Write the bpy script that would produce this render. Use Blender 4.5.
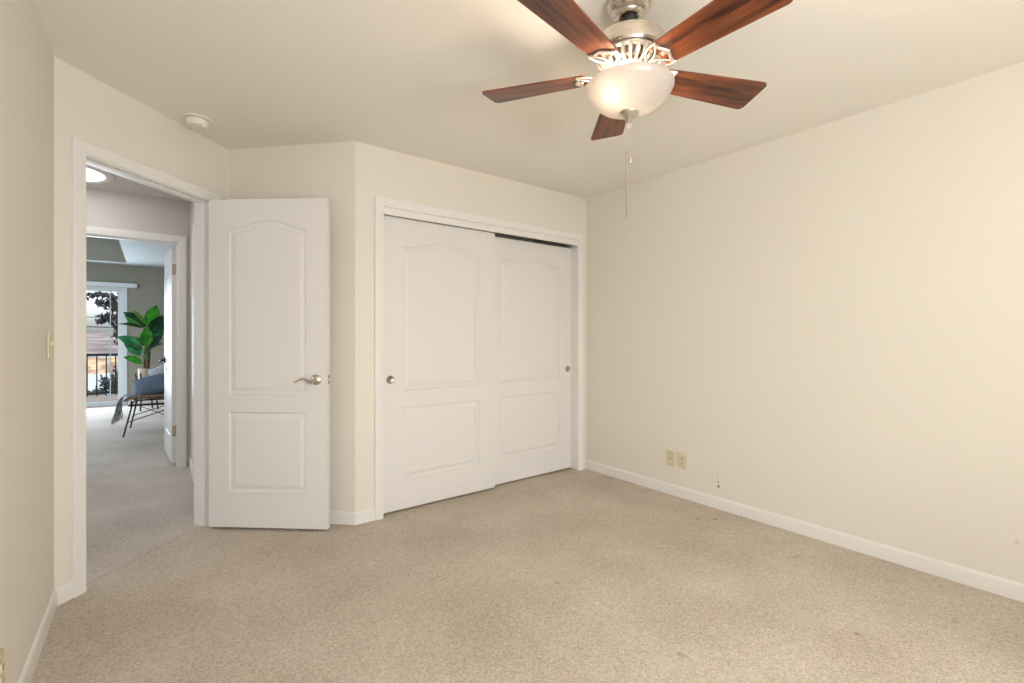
import bpy, bmesh, math, random
from mathutils import Vector, Matrix

for _o in list(bpy.data.objects):
    bpy.data.objects.remove(_o)
sc = bpy.context.scene
col = sc.collection
R = math.radians
rnd = random.Random(7)

# ------------------------------------------------------------------ camera, world, sun, exposure
F_PX, CX, HY = 473.0, 512.0, 336.0
EYE = 1.2
YAW = R(37.3)
cam_d = bpy.data.cameras.new('camera')
cam = bpy.data.objects.new('camera', cam_d)
col.objects.link(cam)
cam.location = (0, 0, EYE)
cam.rotation_euler = (R(90), 0, -YAW)
cam_d.sensor_width = 36.0
cam_d.lens = F_PX / 1024 * 36.0
cam_d.shift_y = -(341.5 - HY) / 1024
cam_d.clip_start = 0.02
cam_d.clip_end = 8000
sc.camera = cam

sc.view_settings.view_transform = 'Standard'
sc.view_settings.look = 'None'
sc.view_settings.gamma = 1
sc.view_settings.use_curve_mapping = False
sc.view_settings.exposure = 0.01

world = bpy.data.worlds.new('world')
sc.world = world
world.use_nodes = True
wn = world.node_tree
wn.nodes.clear()
w_out = wn.nodes.new('ShaderNodeOutputWorld')
w_bg = wn.nodes.new('ShaderNodeBackground')
w_sky = wn.nodes.new('ShaderNodeTexSky')
w_sky.sky_type = 'NISHITA'
w_sky.sun_disc = False
w_sky.sun_elevation = R(38)
w_sky.sun_rotation = R(200)
w_sky.dust_density = 3.0
w_bg.inputs['Strength'].default_value = 0.42
w_hs = wn.nodes.new('ShaderNodeHueSaturation')
w_hs.inputs['Saturation'].default_value = 0.35
wn.links.new(w_sky.outputs[0], w_hs.inputs['Color'])
wn.links.new(w_hs.outputs[0], w_bg.inputs['Color'])
wn.links.new(w_bg.outputs[0], w_out.inputs['Surface'])

sun_d = bpy.data.lights.new('sun', 'SUN')
sun_d.energy = 1.6
sun_d.angle = R(1)
sun_d.color = (1, 0.93, 0.82)
sun = bpy.data.objects.new('sun', sun_d)
sun.rotation_euler = (R(48), 0, R(97))
sun.location = (0, -5, 8)
col.objects.link(sun)


def area(name, loc, rot, sx, sy, energy, color=(1, 1, 1), spread=180):
    d = bpy.data.lights.new(name, 'AREA')
    d.shape = 'RECTANGLE'
    d.size, d.size_y = sx, sy
    d.energy = energy
    d.color = color
    d.spread = R(spread)
    o = bpy.data.objects.new(name, d)
    o.location = loc
    o.rotation_euler = rot
    col.objects.link(o)
    return o


# daylight entering by the bedroom window in the wall behind the camera, plus an added fill
area('bedroom_window_daylight', (0.70, -1.55, 1.40), (R(90), 0, 0), 1.8, 1.4, 20, (0.70, 0.86, 1.0))
area('ceiling_fill_light', (0.60, -1.54, 1.0), (R(146), 0, 0), 1.6, 0.6, 74, (1.0, 0.955, 0.92))  # added lamp tilted up to brighten the ceiling
# added fill lamp to brighten the hall; the end wall has no window
area('hall_fill_light', (-2.2, 4.1, 1.4), (0, R(-90), 0), 1.3, 1.2, 15, (0.88, 0.92, 1.0))
# daylight entering by the far bedroom's sliding glass door and by its side window
area('far_door_daylight', (-1.25, 10.55, 1.1), (R(-90), 0, 0), 1.7, 1.9, 100, (0.70, 0.84, 1.0))
area('far_side_window_daylight', (-3.05, 8.0, 1.5), (0, R(-90), 0), 1.2, 1.6, 45, (0.78, 0.88, 1.0))

# ------------------------------------------------------------------ helpers: measuring
cy_, sy_ = math.cos(YAW), math.sin(YAW)


def at_y(px, py, Y):
    """point of the world plane y=Y seen at a pixel of the photograph (measuring aid)"""
    r = (px - CX) / F_PX
    dx, dy = sy_ + cy_ * r, cy_ - sy_ * r
    t = Y / dy
    return Vector((dx * t, Y, EYE + (HY - py) / F_PX * t))


# ------------------------------------------------------------------ materials
def new_mat(name):
    m = bpy.data.materials.new(name)
    m.use_nodes = True
    nt = m.node_tree
    b = nt.nodes['Principled BSDF']
    return m, nt, b


def setp(b, **k):
    for n, v in k.items():
        n = n.replace('_', ' ')
        if n in b.inputs:
            b.inputs[n].default_value = v


def simple(name, color, rough=0.5, metal=0.0, **k):
    m, nt, b = new_mat(name)
    setp(b, Base_Color=(*color, 1), Roughness=rough, Metallic=metal, **k)
    nz = nt.nodes.new('ShaderNodeTexNoise')
    nz.inputs['Scale'].default_value = 30
    tc = nt.nodes.new('ShaderNodeTexCoord')
    nt.links.new(tc.outputs['Object'], nz.inputs['Vector'])
    mr = nt.nodes.new('ShaderNodeMapRange')
    mr.inputs['To Min'].default_value = max(0, rough - 0.04)
    mr.inputs['To Max'].default_value = min(1, rough + 0.04)
    nt.links.new(nz.outputs['Fac'], mr.inputs['Value'])
    nt.links.new(mr.outputs[0], b.inputs['Roughness'])
    return m


def blob(nt, pos, center, radii, noise=None, soft=0.5):
    """mask 1 inside an ellipsoid at a world place, 0 outside"""
    s = nt.nodes.new('ShaderNodeVectorMath'); s.operation = 'SUBTRACT'
    nt.links.new(pos, s.inputs[0]); s.inputs[1].default_value = center
    d = nt.nodes.new('ShaderNodeVectorMath'); d.operation = 'DIVIDE'
    nt.links.new(s.outputs[0], d.inputs[0]); d.inputs[1].default_value = radii
    l = nt.nodes.new('ShaderNodeVectorMath'); l.operation = 'LENGTH'
    nt.links.new(d.outputs[0], l.inputs[0])
    mr = nt.nodes.new('ShaderNodeMapRange')
    nt.links.new(l.outputs['Value'], mr.inputs['Value'])
    mr.inputs['From Min'].default_value = 1 - soft
    mr.inputs['From Max'].default_value = 1
    mr.inputs['To Min'].default_value = 1
    mr.inputs['To Max'].default_value = 0
    return mr.outputs[0]


def add_stains(nt, b, base_out, base_col, stains, color):
    geo = nt.nodes.new('ShaderNodeNewGeometry')
    acc = None
    for c, r, a in stains:
        m = blob(nt, geo.outputs['Position'], c, r)
        k = nt.nodes.new('ShaderNodeMath'); k.operation = 'MULTIPLY'
        nt.links.new(m, k.inputs[0]); k.inputs[1].default_value = a
        if acc is None:
            acc = k.outputs[0]
        else:
            x = nt.nodes.new('ShaderNodeMath'); x.operation = 'MAXIMUM'
            nt.links.new(acc, x.inputs[0]); nt.links.new(k.outputs[0], x.inputs[1])
            acc = x.outputs[0]
    mix = nt.nodes.new('ShaderNodeMix'); mix.data_type = 'RGBA'
    nt.links.new(acc, mix.inputs[0])
    if base_out:
        nt.links.new(base_out, mix.inputs[6])
    else:
        mix.inputs[6].default_value = base_col
    mix.inputs[7].default_value = color
    nt.links.new(mix.outputs[2], b.inputs['Base Color'])


def paint(name, color, rough=0.7, bump=0.12, scale=70, stains=None):
    m, nt, b = new_mat(name)
    setp(b, Base_Color=(*color, 1), Roughness=rough)
    setp(b, **{'Specular_IOR_Level': 0.25})
    tc = nt.nodes.new('ShaderNodeTexCoord')
    nz = nt.nodes.new('ShaderNodeTexNoise')
    nz.inputs['Scale'].default_value = scale
    nz.inputs['Detail'].default_value = 3
    bp = nt.nodes.new('ShaderNodeBump')
    bp.inputs['Strength'].default_value = bump
    bp.inputs['Distance'].default_value = 0.004
    nt.links.new(tc.outputs['Object'], nz.inputs['Vector'])
    nt.links.new(nz.outputs['Fac'], bp.inputs['Height'])
    nt.links.new(bp.outputs[0], b.inputs['Normal'])
    if stains:
        add_stains(nt, b, None, (*color, 1), stains, (0.16, 0.11, 0.07, 1))
    return m


def carpet(name, c0, c1, stains=None):
    m, nt, b = new_mat(name)
    setp(b, Roughness=0.95)
    setp(b, **{'Specular_IOR_Level': 0.1})
    geo = nt.nodes.new('ShaderNodeNewGeometry')
    mp = nt.nodes.new('ShaderNodeMapping')
    mp.inputs['Rotation'].default_value = (0, 0, 0)
    nt.links.new(geo.outputs['Position'], mp.inputs['Vector'])
    vo = nt.nodes.new('ShaderNodeTexVoronoi')
    vo.inputs['Scale'].default_value = 160
    vo.inputs['Randomness'].default_value = 0.75
    nt.links.new(mp.outputs[0], vo.inputs['Vector'])
    hsv = nt.nodes.new('ShaderNodeSeparateColor')
    nt.links.new(vo.outputs['Color'], hsv.inputs[0])
    n1 = nt.nodes.new('ShaderNodeTexNoise')
    n1.inputs['Scale'].default_value = 2.2
    n1.inputs['Detail'].default_value = 4
    nt.links.new(geo.outputs['Position'], n1.inputs['Vector'])
    n2 = nt.nodes.new('ShaderNodeTexNoise')
    n2.inputs['Scale'].default_value = 45
    n2.inputs['Detail'].default_value = 3
    nt.links.new(geo.outputs['Position'], n2.inputs['Vector'])
    mul = nt.nodes.new('ShaderNodeMath'); mul.operation = 'MULTIPLY_ADD'
    nt.links.new(hsv.outputs[0], mul.inputs[0])
    mul.inputs[1].default_value = 0.75
    nt.links.new(n1.outputs['Fac'], mul.inputs[2])
    mul2 = nt.nodes.new('ShaderNodeMath'); mul2.operation = 'MULTIPLY_ADD'
    nt.links.new(n2.outputs['Fac'], mul2.inputs[0])
    mul2.inputs[1].default_value = 0.25
    nt.links.new(mul.outputs[0], mul2.inputs[2])
    cr = nt.nodes.new('ShaderNodeMapRange')
    cr.inputs['From Min'].default_value = 0.45
    cr.inputs['From Max'].default_value = 1.75
    nt.links.new(mul2.outputs[0], cr.inputs['Value'])
    mix = nt.nodes.new('ShaderNodeMix'); mix.data_type = 'RGBA'
    nt.links.new(cr.outputs[0], mix.inputs[0])
    mix.inputs[6].default_value = (*c0, 1)
    mix.inputs[7].default_value = (*c1, 1)
    if stains:
        add_stains(nt, b, mix.outputs[2], None, stains, (0.30, 0.215, 0.145, 1))
    else:
        nt.links.new(mix.outputs[2], b.inputs['Base Color'])
    bp = nt.nodes.new('ShaderNodeBump')
    bp.inputs['Strength'].default_value = 0.7
    bp.inputs['Distance'].default_value = 0.006
    bp.invert = True
    nt.links.new(vo.outputs['Distance'], bp.inputs['Height'])
    nt.links.new(bp.outputs[0], b.inputs['Normal'])
    return m


def brushed(name, color, rough=0.3):
    m, nt, b = new_mat(name)
    setp(b, Base_Color=(*color, 1), Metallic=1.0, Roughness=rough)
    tc = nt.nodes.new('ShaderNodeTexCoord')
    mp = nt.nodes.new('ShaderNodeMapping')
    mp.inputs['Scale'].default_value = (4, 4, 220)
    nz = nt.nodes.new('ShaderNodeTexNoise')
    nz.inputs['Scale'].default_value = 4
    nt.links.new(tc.outputs['Object'], mp.inputs['Vector'])
    nt.links.new(mp.outputs[0], nz.inputs['Vector'])
    mr = nt.nodes.new('ShaderNodeMapRange')
    mr.inputs['To Min'].default_value = rough * 0.75
    mr.inputs['To Max'].default_value = rough * 1.35
    nt.links.new(nz.outputs['Fac'], mr.inputs['Value'])
    nt.links.new(mr.outputs[0], b.inputs['Roughness'])
    return m


def wood(name, dark, light, rough=0.3, sc_=(1.5, 22, 22)):
    m, nt, b = new_mat(name)
    setp(b, Roughness=rough)
    tc = nt.nodes.new('ShaderNodeTexCoord')
    oi = nt.nodes.new('ShaderNodeObjectInfo')
    ad = nt.nodes.new('ShaderNodeVectorMath'); ad.operation = 'ADD'
    nt.links.new(tc.outputs['Object'], ad.inputs[0])
    nt.links.new(oi.outputs['Random'], ad.inputs[1])
    mp = nt.nodes.new('ShaderNodeMapping')
    mp.inputs['Scale'].default_value = sc_
    nt.links.new(ad.outputs[0], mp.inputs['Vector'])
    nz = nt.nodes.new('ShaderNodeTexNoise')
    nz.inputs['Scale'].default_value = 2.2
    nz.inputs['Detail'].default_value = 6
    nz.inputs['Distortion'].default_value = 0.8
    nt.links.new(mp.outputs[0], nz.inputs['Vector'])
    cr = nt.nodes.new('ShaderNodeValToRGB')
    cr.color_ramp.elements[0].position = 0.33
    cr.color_ramp.elements[1].position = 0.68
    cr.color_ramp.elements[0].color = (*dark, 1)
    cr.color_ramp.elements[1].color = (*light, 1)
    nt.links.new(nz.outputs['Fac'], cr.inputs[0])
    nt.links.new(cr.outputs[0], b.inputs['Base Color'])
    return m


def noisy(name, c0, c1, scale=12, rough=0.8, bump=0.0):
    m, nt, b = new_mat(name)
    setp(b, Roughness=rough)
    tc = nt.nodes.new('ShaderNodeTexCoord')
    nz = nt.nodes.new('ShaderNodeTexNoise')
    nz.inputs['Scale'].default_value = scale
    nz.inputs['Detail'].default_value = 5
    nt.links.new(tc.outputs['Object'], nz.inputs['Vector'])
    cr = nt.nodes.new('ShaderNodeValToRGB')
    cr.color_ramp.elements[0].position = 0.38
    cr.color_ramp.elements[1].position = 0.62
    cr.color_ramp.elements[0].color = (*c0, 1)
    cr.color_ramp.elements[1].color = (*c1, 1)
    nt.links.new(nz.outputs['Fac'], cr.inputs[0])
    nt.links.new(cr.outputs[0], b.inputs['Base Color'])
    if bump:
        bp = nt.nodes.new('ShaderNodeBump')
        bp.inputs['Strength'].default_value = bump
        nt.links.new(nz.outputs['Fac'], bp.inputs['Height'])
        nt.links.new(bp.outputs[0], b.inputs['Normal'])
    return m


CREAM = (0.80, 0.747, 0.660)
M = {}
M['wall'] = paint('cream_wall_paint', CREAM)
M['wall_spots'] = paint('cream_wall_paint_with_specks', CREAM, stains=[
    ((3.132, 1.745, 0.155), (0.05, 0.011, 0.013), 0.9),
    ((3.132, 1.748, 0.185), (0.05, 0.007, 0.009), 0.75),
    ((3.132, 1.752, 0.212), (0.05, 0.005, 0.005), 0.5),
    ((3.132, 1.748, 0.245), (0.05, 0.005, 0.006), 0.5),
    ((3.132, 1.70, 0.180), (0.05, 0.005, 0.005), 0.35),
    ((3.132, 0.319, 0.261), (0.05, 0.012, 0.010), 0.2)])
M['ceiling'] = paint('ceiling_paint', (0.87, 0.825, 0.745), bump=0.08)
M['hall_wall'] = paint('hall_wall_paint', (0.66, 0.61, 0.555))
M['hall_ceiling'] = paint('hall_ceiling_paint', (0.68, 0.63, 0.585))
M['far_wall'] = paint('grey_green_wall_paint', (0.32, 0.305, 0.26))
M['far_ceiling'] = paint('far_room_ceiling_paint', (0.46, 0.50, 0.49))
M['white'] = paint('white_trim_paint', (0.84, 0.81, 0.77), rough=0.35, bump=0.02, scale=200)
M['door'] = paint('white_door_paint', (0.79, 0.76, 0.73), rough=0.42, bump=0.05, scale=160)
M['far_white'] = paint('white_window_vinyl', (0.72, 0.78, 0.82), rough=0.3, bump=0.0)
FLOOR_STAINS = [
    ((2.86, 1.73, 0), (0.06, 0.010, 0.05), 0.45),
    ((2.94, 1.66, 0), (0.025, 0.012, 0.05), 0.75),
    ((2.79, 1.11, 0), (0.05, 0.012, 0.05), 0.3),
    ((2.86, 1.05, 0), (0.03, 0.010, 0.05), 0.3),
    ((1.586, 1.028, 0), (0.016, 0.028, 0.05), 0.45),
    ((2.26, 0.674, 0), (0.011, 0.011, 0.05), 0.8),
    ((1.566, 1.696, 0), (0.012, 0.012, 0.05), 0.55),
    ((2.70, 0.456, 0), (0.05, 0.012, 0.05), 0.3)]
M['carpet'] = carpet('beige_loop_carpet', (0.45, 0.37, 0.285), (0.81, 0.725, 0.625), FLOOR_STAINS)
M['hall_carpet'] = carpet('hall_loop_carpet', (0.48, 0.405, 0.34), (0.84, 0.76, 0.68))
M['nickel'] = brushed('brushed_nickel', (0.66, 0.61, 0.54), 0.28)
M['dark_nickel'] = brushed('aged_nickel', (0.42, 0.37, 0.31), 0.3)
M['bright_nickel'] = brushed('polished_nickel', (0.86, 0.81, 0.74), 0.34)
M['brass'] = brushed('dull_hinge_metal', (0.42, 0.36, 0.28), 0.4)
M['black'] = simple('black_plastic', (0.012, 0.011, 0.010), 0.45)
M['dark'] = simple('dark_closet_void', (0.02, 0.018, 0.015), 0.9)
M['ivory'] = simple('ivory_plastic', (0.70, 0.64, 0.44), 0.35)
M['white_plastic'] = simple('white_plastic', (0.84, 0.80, 0.70), 0.4)
M['blade'] = wood('walnut_fan_blade', (0.030, 0.007, 0.004), (0.27, 0.075, 0.026), 0.28, (1.4, 16, 16))
M['rattan'] = noisy('woven_rattan', (0.20, 0.11, 0.06), (0.42, 0.27, 0.17), 60, 0.7, 0.5)
M['black_metal'] = simple('black_powder_coat', (0.012, 0.014, 0.018), 0.4, 0.4)
M['blue_cloth'] = noisy('blue_grey_linen', (0.10, 0.145, 0.20), (0.15, 0.20, 0.27), 55, 0.95, 0.3)
M['pale_cloth'] = noisy('pale_grey_linen', (0.42, 0.47, 0.50), (0.55, 0.58, 0.60), 50, 0.95, 0.3)
M['throw'] = noisy('mottled_grey_knit', (0.22, 0.22, 0.23), (0.55, 0.54, 0.53), 28, 0.95, 0.4)
M['pot'] = noisy('beige_ceramic', (0.42, 0.33, 0.26), (0.52, 0.43, 0.35), 14, 0.6)
M['trunk'] = noisy('plant_stem_brown', (0.12, 0.06, 0.03), (0.25, 0.15, 0.08), 30, 0.8)
M['glass'] = None
m, nt, b = new_mat('clear_window_glass')
nt.nodes.remove(b)
gl = nt.nodes.new('ShaderNodeBsdfGlossy'); gl.inputs['Roughness'].default_value = 0.02
tr = nt.nodes.new('ShaderNodeBsdfTransparent'); tr.inputs['Color'].default_value = (0.93, 0.96, 0.97, 1)
fr = nt.nodes.new('ShaderNodeFresnel'); fr.inputs['IOR'].default_value = 1.25
mx = nt.nodes.new('ShaderNodeMixShader')
nt.links.new(fr.outputs[0], mx.inputs[0]); nt.links.new(tr.outputs[0], mx.inputs[1]); nt.links.new(gl.outputs[0], mx.inputs[2])
nt.links.new(mx.outputs[0], nt.nodes['Material Output'].inputs['Surface'])
M['glass'] = m


def emit(name, color, strength):
    m, nt, b = new_mat(name)
    setp(b, Base_Color=(0.9, 0.9, 0.9, 1), Emission_Color=(*color, 1), Emission_Strength=strength)
    return m


M['hall_lamp'] = emit('lit_white_diffuser', (0.97, 0.97, 1.0), 6.0)
M['bulb'] = emit('lit_warm_bulb', (1.0, 0.80, 0.58), 380.0)

# alabaster glass bowl: translucent, lit by the bulbs inside
m, nt, b = new_mat('alabaster_glass')
nt.nodes.remove(b)
tcn = nt.nodes.new('ShaderNodeTexCoord')
mpn = nt.nodes.new('ShaderNodeMapping'); mpn.inputs['Scale'].default_value = (6, 6, 16)
nzn = nt.nodes.new('ShaderNodeTexNoise'); nzn.inputs['Scale'].default_value = 1.6; nzn.inputs['Detail'].default_value = 4; nzn.inputs['Distortion'].default_value = 1.5
crn = nt.nodes.new('ShaderNodeValToRGB')
crn.color_ramp.elements[0].color = (0.86, 0.82, 0.79, 1)
crn.color_ramp.elements[1].color = (0.98, 0.97, 0.96, 1)
nt.links.new(tcn.outputs['Object'], mpn.inputs['Vector']); nt.links.new(mpn.outputs[0], nzn.inputs['Vector']); nt.links.new(nzn.outputs['Fac'], crn.inputs[0])
trl = nt.nodes.new('ShaderNodeBsdfTranslucent'); dfl = nt.nodes.new('ShaderNodeBsdfDiffuse'); gls = nt.nodes.new('ShaderNodeBsdfGlossy')
gls.inputs['Roughness'].default_value = 0.18
nt.links.new(crn.outputs[0], trl.inputs['Color']); dfl.inputs['Color'].default_value = (0.56, 0.53, 0.50, 1)
m1 = nt.nodes.new('ShaderNodeMixShader'); m1.inputs[0].default_value = 0.50
nt.links.new(trl.outputs[0], m1.inputs[1]); nt.links.new(dfl.outputs[0], m1.inputs[2])
m2 = nt.nodes.new('ShaderNodeMixShader'); m2.inputs[0].default_value = 0.05
nt.links.new(m1.outputs[0], m2.inputs[1]); nt.links.new(gls.outputs[0], m2.inputs[2])
nt.links.new(m2.outputs[0], nt.nodes['Material Output'].inputs['Surface'])
M['alabaster'] = m


def leaf_mat(name, c0, c1):
    m = noisy(name, c0, c1, 9, 0.35)
    return m


M['leaf_green'] = leaf_mat('fresh_green_leaf', (0.04, 0.22, 0.03), (0.10, 0.38, 0.05))
M['leaf_deep'] = leaf_mat('deep_green_leaf', (0.008, 0.05, 0.02), (0.02, 0.12, 0.04))
M['leaf_grey'] = leaf_mat('grey_green_leaf', (0.05, 0.20, 0.10), (0.12, 0.34, 0.17))
M['leaf_lime'] = leaf_mat('lime_leaf', (0.14, 0.34, 0.04), (0.26, 0.50, 0.07))
M['tree_leaf'] = noisy('dark_purple_leaf', (0.012, 0.010, 0.014), (0.05, 0.035, 0.045), 20, 0.7)
M['shrub_leaf'] = noisy('dark_olive_leaf', (0.015, 0.02, 0.02), (0.06, 0.07, 0.06), 20, 0.8)
M['bark'] = noisy('dark_bark', (0.02, 0.015, 0.012), (0.06, 0.04, 0.03), 20, 0.9)
M['deck'] = noisy('weathered_deck', (0.30, 0.24, 0.20), (0.42, 0.36, 0.31), 10, 0.9)
M['hill'] = noisy('dry_scrub_hill', (0.13, 0.10, 0.10), (0.30, 0.25, 0.24), 0.011, 1.0)
M['shore'] = noisy('warm_shore_hill', (0.20, 0.14, 0.11), (0.62, 0.40, 0.24), 0.05, 1.0)
M['water'] = simple('pale_lake_water', (0.42, 0.47, 0.54), 0.5)
M['slope'] = noisy('green_slope', (0.10, 0.10, 0.06), (0.2, 0.18, 0.12), 0.3, 1.0)


# ------------------------------------------------------------------ helpers: meshes
def link(name, bm, mat, parent=None, smooth=False, angle=None):
    bmesh.ops.recalc_face_normals(bm, faces=bm.faces)
    me = bpy.data.meshes.new(name)
    bm.to_mesh(me)
    bm.free()
    if mat:
        me.materials.append(mat)
    if smooth:
        for p in me.polygons:
            p.use_smooth = True
        if angle:
            me.set_sharp_from_angle(angle=R(angle))
    o = bpy.data.objects.new(name, me)
    col.objects.link(o)
    if parent:
        o.parent = parent
    return o


def box(bm, x0, x1, y0, y1, z0, z1, mat=None):
    v = [bm.verts.new(p) for p in ((x0, y0, z0), (x1, y0, z0), (x1, y1, z0), (x0, y1, z0),
                                   (x0, y0, z1), (x1, y0, z1), (x1, y1, z1), (x0, y1, z1))]
    for f in ((0, 3, 2, 1), (4, 5, 6, 7), (0, 1, 5, 4), (1, 2, 6, 5), (2, 3, 7, 6), (3, 0, 4, 7)):
        bm.faces.new([v[i] for i in f])
    if mat is not None:
        bmesh.ops.transform(bm, matrix=mat, verts=v)
    return v


def rbox(x0, x1, y0, y1, z0, z1, bev=0.003, seg=2):
    bm = bmesh.new()
    box(bm, x0, x1, y0, y1, z0, z1)
    bmesh.ops.bevel(bm, geom=bm.edges[:], offset=bev, segments=seg, affect='EDGES', profile=0.5)
    return bm


def prism(bm, pts, z0, z1):
    lo = [bm.verts.new((x, y, z0)) for x, y in pts]
    hi = [bm.verts.new((x, y, z1)) for x, y in pts]
    bm.faces.new(lo[::-1]); bm.faces.new(hi)
    n = len(pts)
    for i in range(n):
        bm.faces.new((lo[i], lo[(i + 1) % n], hi[(i + 1) % n], hi[i]))
    return lo + hi


def lathe(bm, prof, n=48, center=(0, 0, 0), mat=None, cap=True):
    rings = []
    allv = []
    for r, z in prof:
        if r < 1e-6:
            v = bm.verts.new((0, 0, z)); rings.append([v] * n); allv.append(v)
        else:
            ring = [bm.verts.new((r * math.cos(2 * math.pi * i / n), r * math.sin(2 * math.pi * i / n), z)) for i in range(n)]
            rings.append(ring); allv += ring
    for a, b_ in zip(rings, rings[1:]):
        for i in range(n):
            j = (i + 1) % n
            vs = []
            for v in (a[i], a[j], b_[j], b_[i]):
                if v not in vs:
                    vs.append(v)
            if len(vs) >= 3:
                try:
                    bm.faces.new(vs)
                except ValueError:
                    pass
    if cap:
        for ring in (rings[0], rings[-1]):
            if ring[0] is not ring[1]:
                try:
                    bm.faces.new(ring)
                except ValueError:
                    pass
    if mat is not None:
        bmesh.ops.transform(bm, matrix=mat, verts=allv)
    bmesh.ops.translate(bm, vec=center, verts=allv)
    return allv


def tube(bm, pts, rad, n=8, closed=False, flat=1.0):
    pts = [Vector(p) for p in pts]
    if not hasattr(rad, '__len__'):
        rad = [rad] * len(pts)
    rings = []
    prev = None
    N = len(pts)
    for i, p in enumerate(pts):
        if closed:
            d = pts[(i + 1) % N] - pts[i - 1]
        else:
            d = pts[min(i + 1, N - 1)] - pts[max(i - 1, 0)]
        d.normalize()
        if prev is None:
            up = Vector((0, 0, 1)) if abs(d.z) < 0.9 else Vector((1, 0, 0))
            a = d.cross(up).normalized()
        else:
            a = (prev - d * prev.dot(d)).normalized()
        prev = a
        b_ = d.cross(a)
        rings.append([bm.verts.new(p + (a * math.cos(2 * math.pi * k / n) + b_ * math.sin(2 * math.pi * k / n) * flat) * rad[i]) for k in range(n)])
    prs = list(zip(rings, rings[1:]))
    if closed:
        prs.append((rings[-1], rings[0]))
    for a, b_ in prs:
        for k in range(n):
            bm.faces.new((a[k], a[(k + 1) % n], b_[(k + 1) % n], b_[k]))
    if not closed:
        bm.faces.new(rings[0][::-1]); bm.faces.new(rings[-1])


def tag(o, label=None, cat=None, group=None, kind=None):
    if label: o['label'] = label
    if cat: o['category'] = cat
    if group: o['group'] = group
    if kind: o['kind'] = kind
    return o


def empty(name, loc=(0, 0, 0), rz=0.0):
    o = bpy.data.objects.new(name, None)
    o.empty_display_size = 0.1
    o.location = loc
    o.rotation_euler = (0, 0, rz)
    col.objects.link(o)
    return o


def struct(name, bm, mat, label=None, cat=None, smooth=False, angle=None):
    o = link(name, bm, mat, None, smooth, angle)
    return tag(o, label, cat, kind='structure')


def copy_tree(o, parent=None):
    c = o.copy()
    col.objects.link(c)
    if parent:
        c.parent = parent
    for ch in list(o.children):
        copy_tree(ch, c)
    return c


# ------------------------------------------------------------------ plan of the rooms
H = 2.44
XL, XR, YB, YF = -0.344, 3.132, -1.60, 3.0          # left, right, back, closet wall
T = 0.115
C1 = Vector((XL, 2.896))                            # left wall / angled wall
C2 = Vector((0.406, 3.646))                         # angled wall / return wall
C3 = Vector((1.031, YF))                            # return wall / closet wall
U = Vector((1, 1)).normalized()                     # along the angled wall
NR = Vector((1, -1)).normalized()                   # into the bedroom
LA = (C2 - C1).length
S0, S1 = 0.137, 0.908                               # doorway along the angled wall
DZ = 2.050                                          # doorway head height


def frame2(o, ang):
    return Matrix.Translation((o[0], o[1], 0)) @ Matrix.Rotation(ang, 4, 'Z')


# ---- floor and ceiling
bm = bmesh.new()
thr = C1 + U * 0.5 - NR * 0.06
prism(bm, [(XL, YB), (XR, YB), (XR, YF + 0.75), (1.045, YF + 0.75), (1.045, YF), tuple(C2), (C2 - NR * 0.056)[:], (C1 - NR * 0.056)[:], tuple(C1)], -0.05, 0)
struct('floor', bm, M['carpet'], 'beige looped carpet of the empty bedroom', 'floor')
HY0, HY1 = 5.28, 5.395                               # hall side and far side of the far bedroom's door wall
HX0, HX1 = -2.3, 0.285
bm = bmesh.new()
a = C1 - NR * 0.062; b2 = C2 - NR * 0.062
k1 = a.y - a.x
prism(bm, [(HX0, HX0 + k1), (a.x, a.y), (HX1 + 0.1, HX1 + 0.1 + k1), (HX1 + 0.1, HY0 + 0.055), (HX0, HY0 + 0.055)], -0.05, 0.0)
struct('floor_hall', bm, M['hall_carpet'], 'carpet of the hall beyond the open door', 'floor')
FX0, FX1, FY1 = -3.2, 1.6, 10.7
bm = bmesh.new()
box(bm, FX0, FX1, HY0 + 0.062, FY1, -0.05, 0.0)
struct('floor_far_bedroom', bm, M['hall_carpet'], 'carpet of the far bedroom under the woven chair', 'floor')
bm = bmesh.new()
box(bm, -3.5, 3.6, -1.8, 10.7, -0.2, -0.052)
struct('floor_slab', bm, M['dark'])

bm = bmesh.new()
kb = C1.y - C1.x + 2 * 0.0575 * math.sqrt(2) / 2 * 1
prism(bm, [(XL - 0.1, YB - 0.1), (XR + 0.1, YB - 0.1), (XR + 0.1, YF + 0.85), (0.5, YF + 0.85), tuple(C2 - NR * 0.05), tuple(C1 - NR * 0.05), (XL - 0.1, 2.95)], H, H + 0.12)
struct('ceiling', bm, M['ceiling'], 'cream bedroom ceiling', 'ceiling')
bm = bmesh.new()
prism(bm, [(HX0, HX0 + k1), tuple(C1 - NR * 0.0505), tuple(C2 - NR * 0.0505), (C2.x, HY0 + 0.05), (HX0, HY0 + 0.05)], H, H + 0.12)
struct('ceiling_hall', bm, M['hall_ceiling'], 'hall ceiling beyond the open door', 'ceiling')
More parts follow.
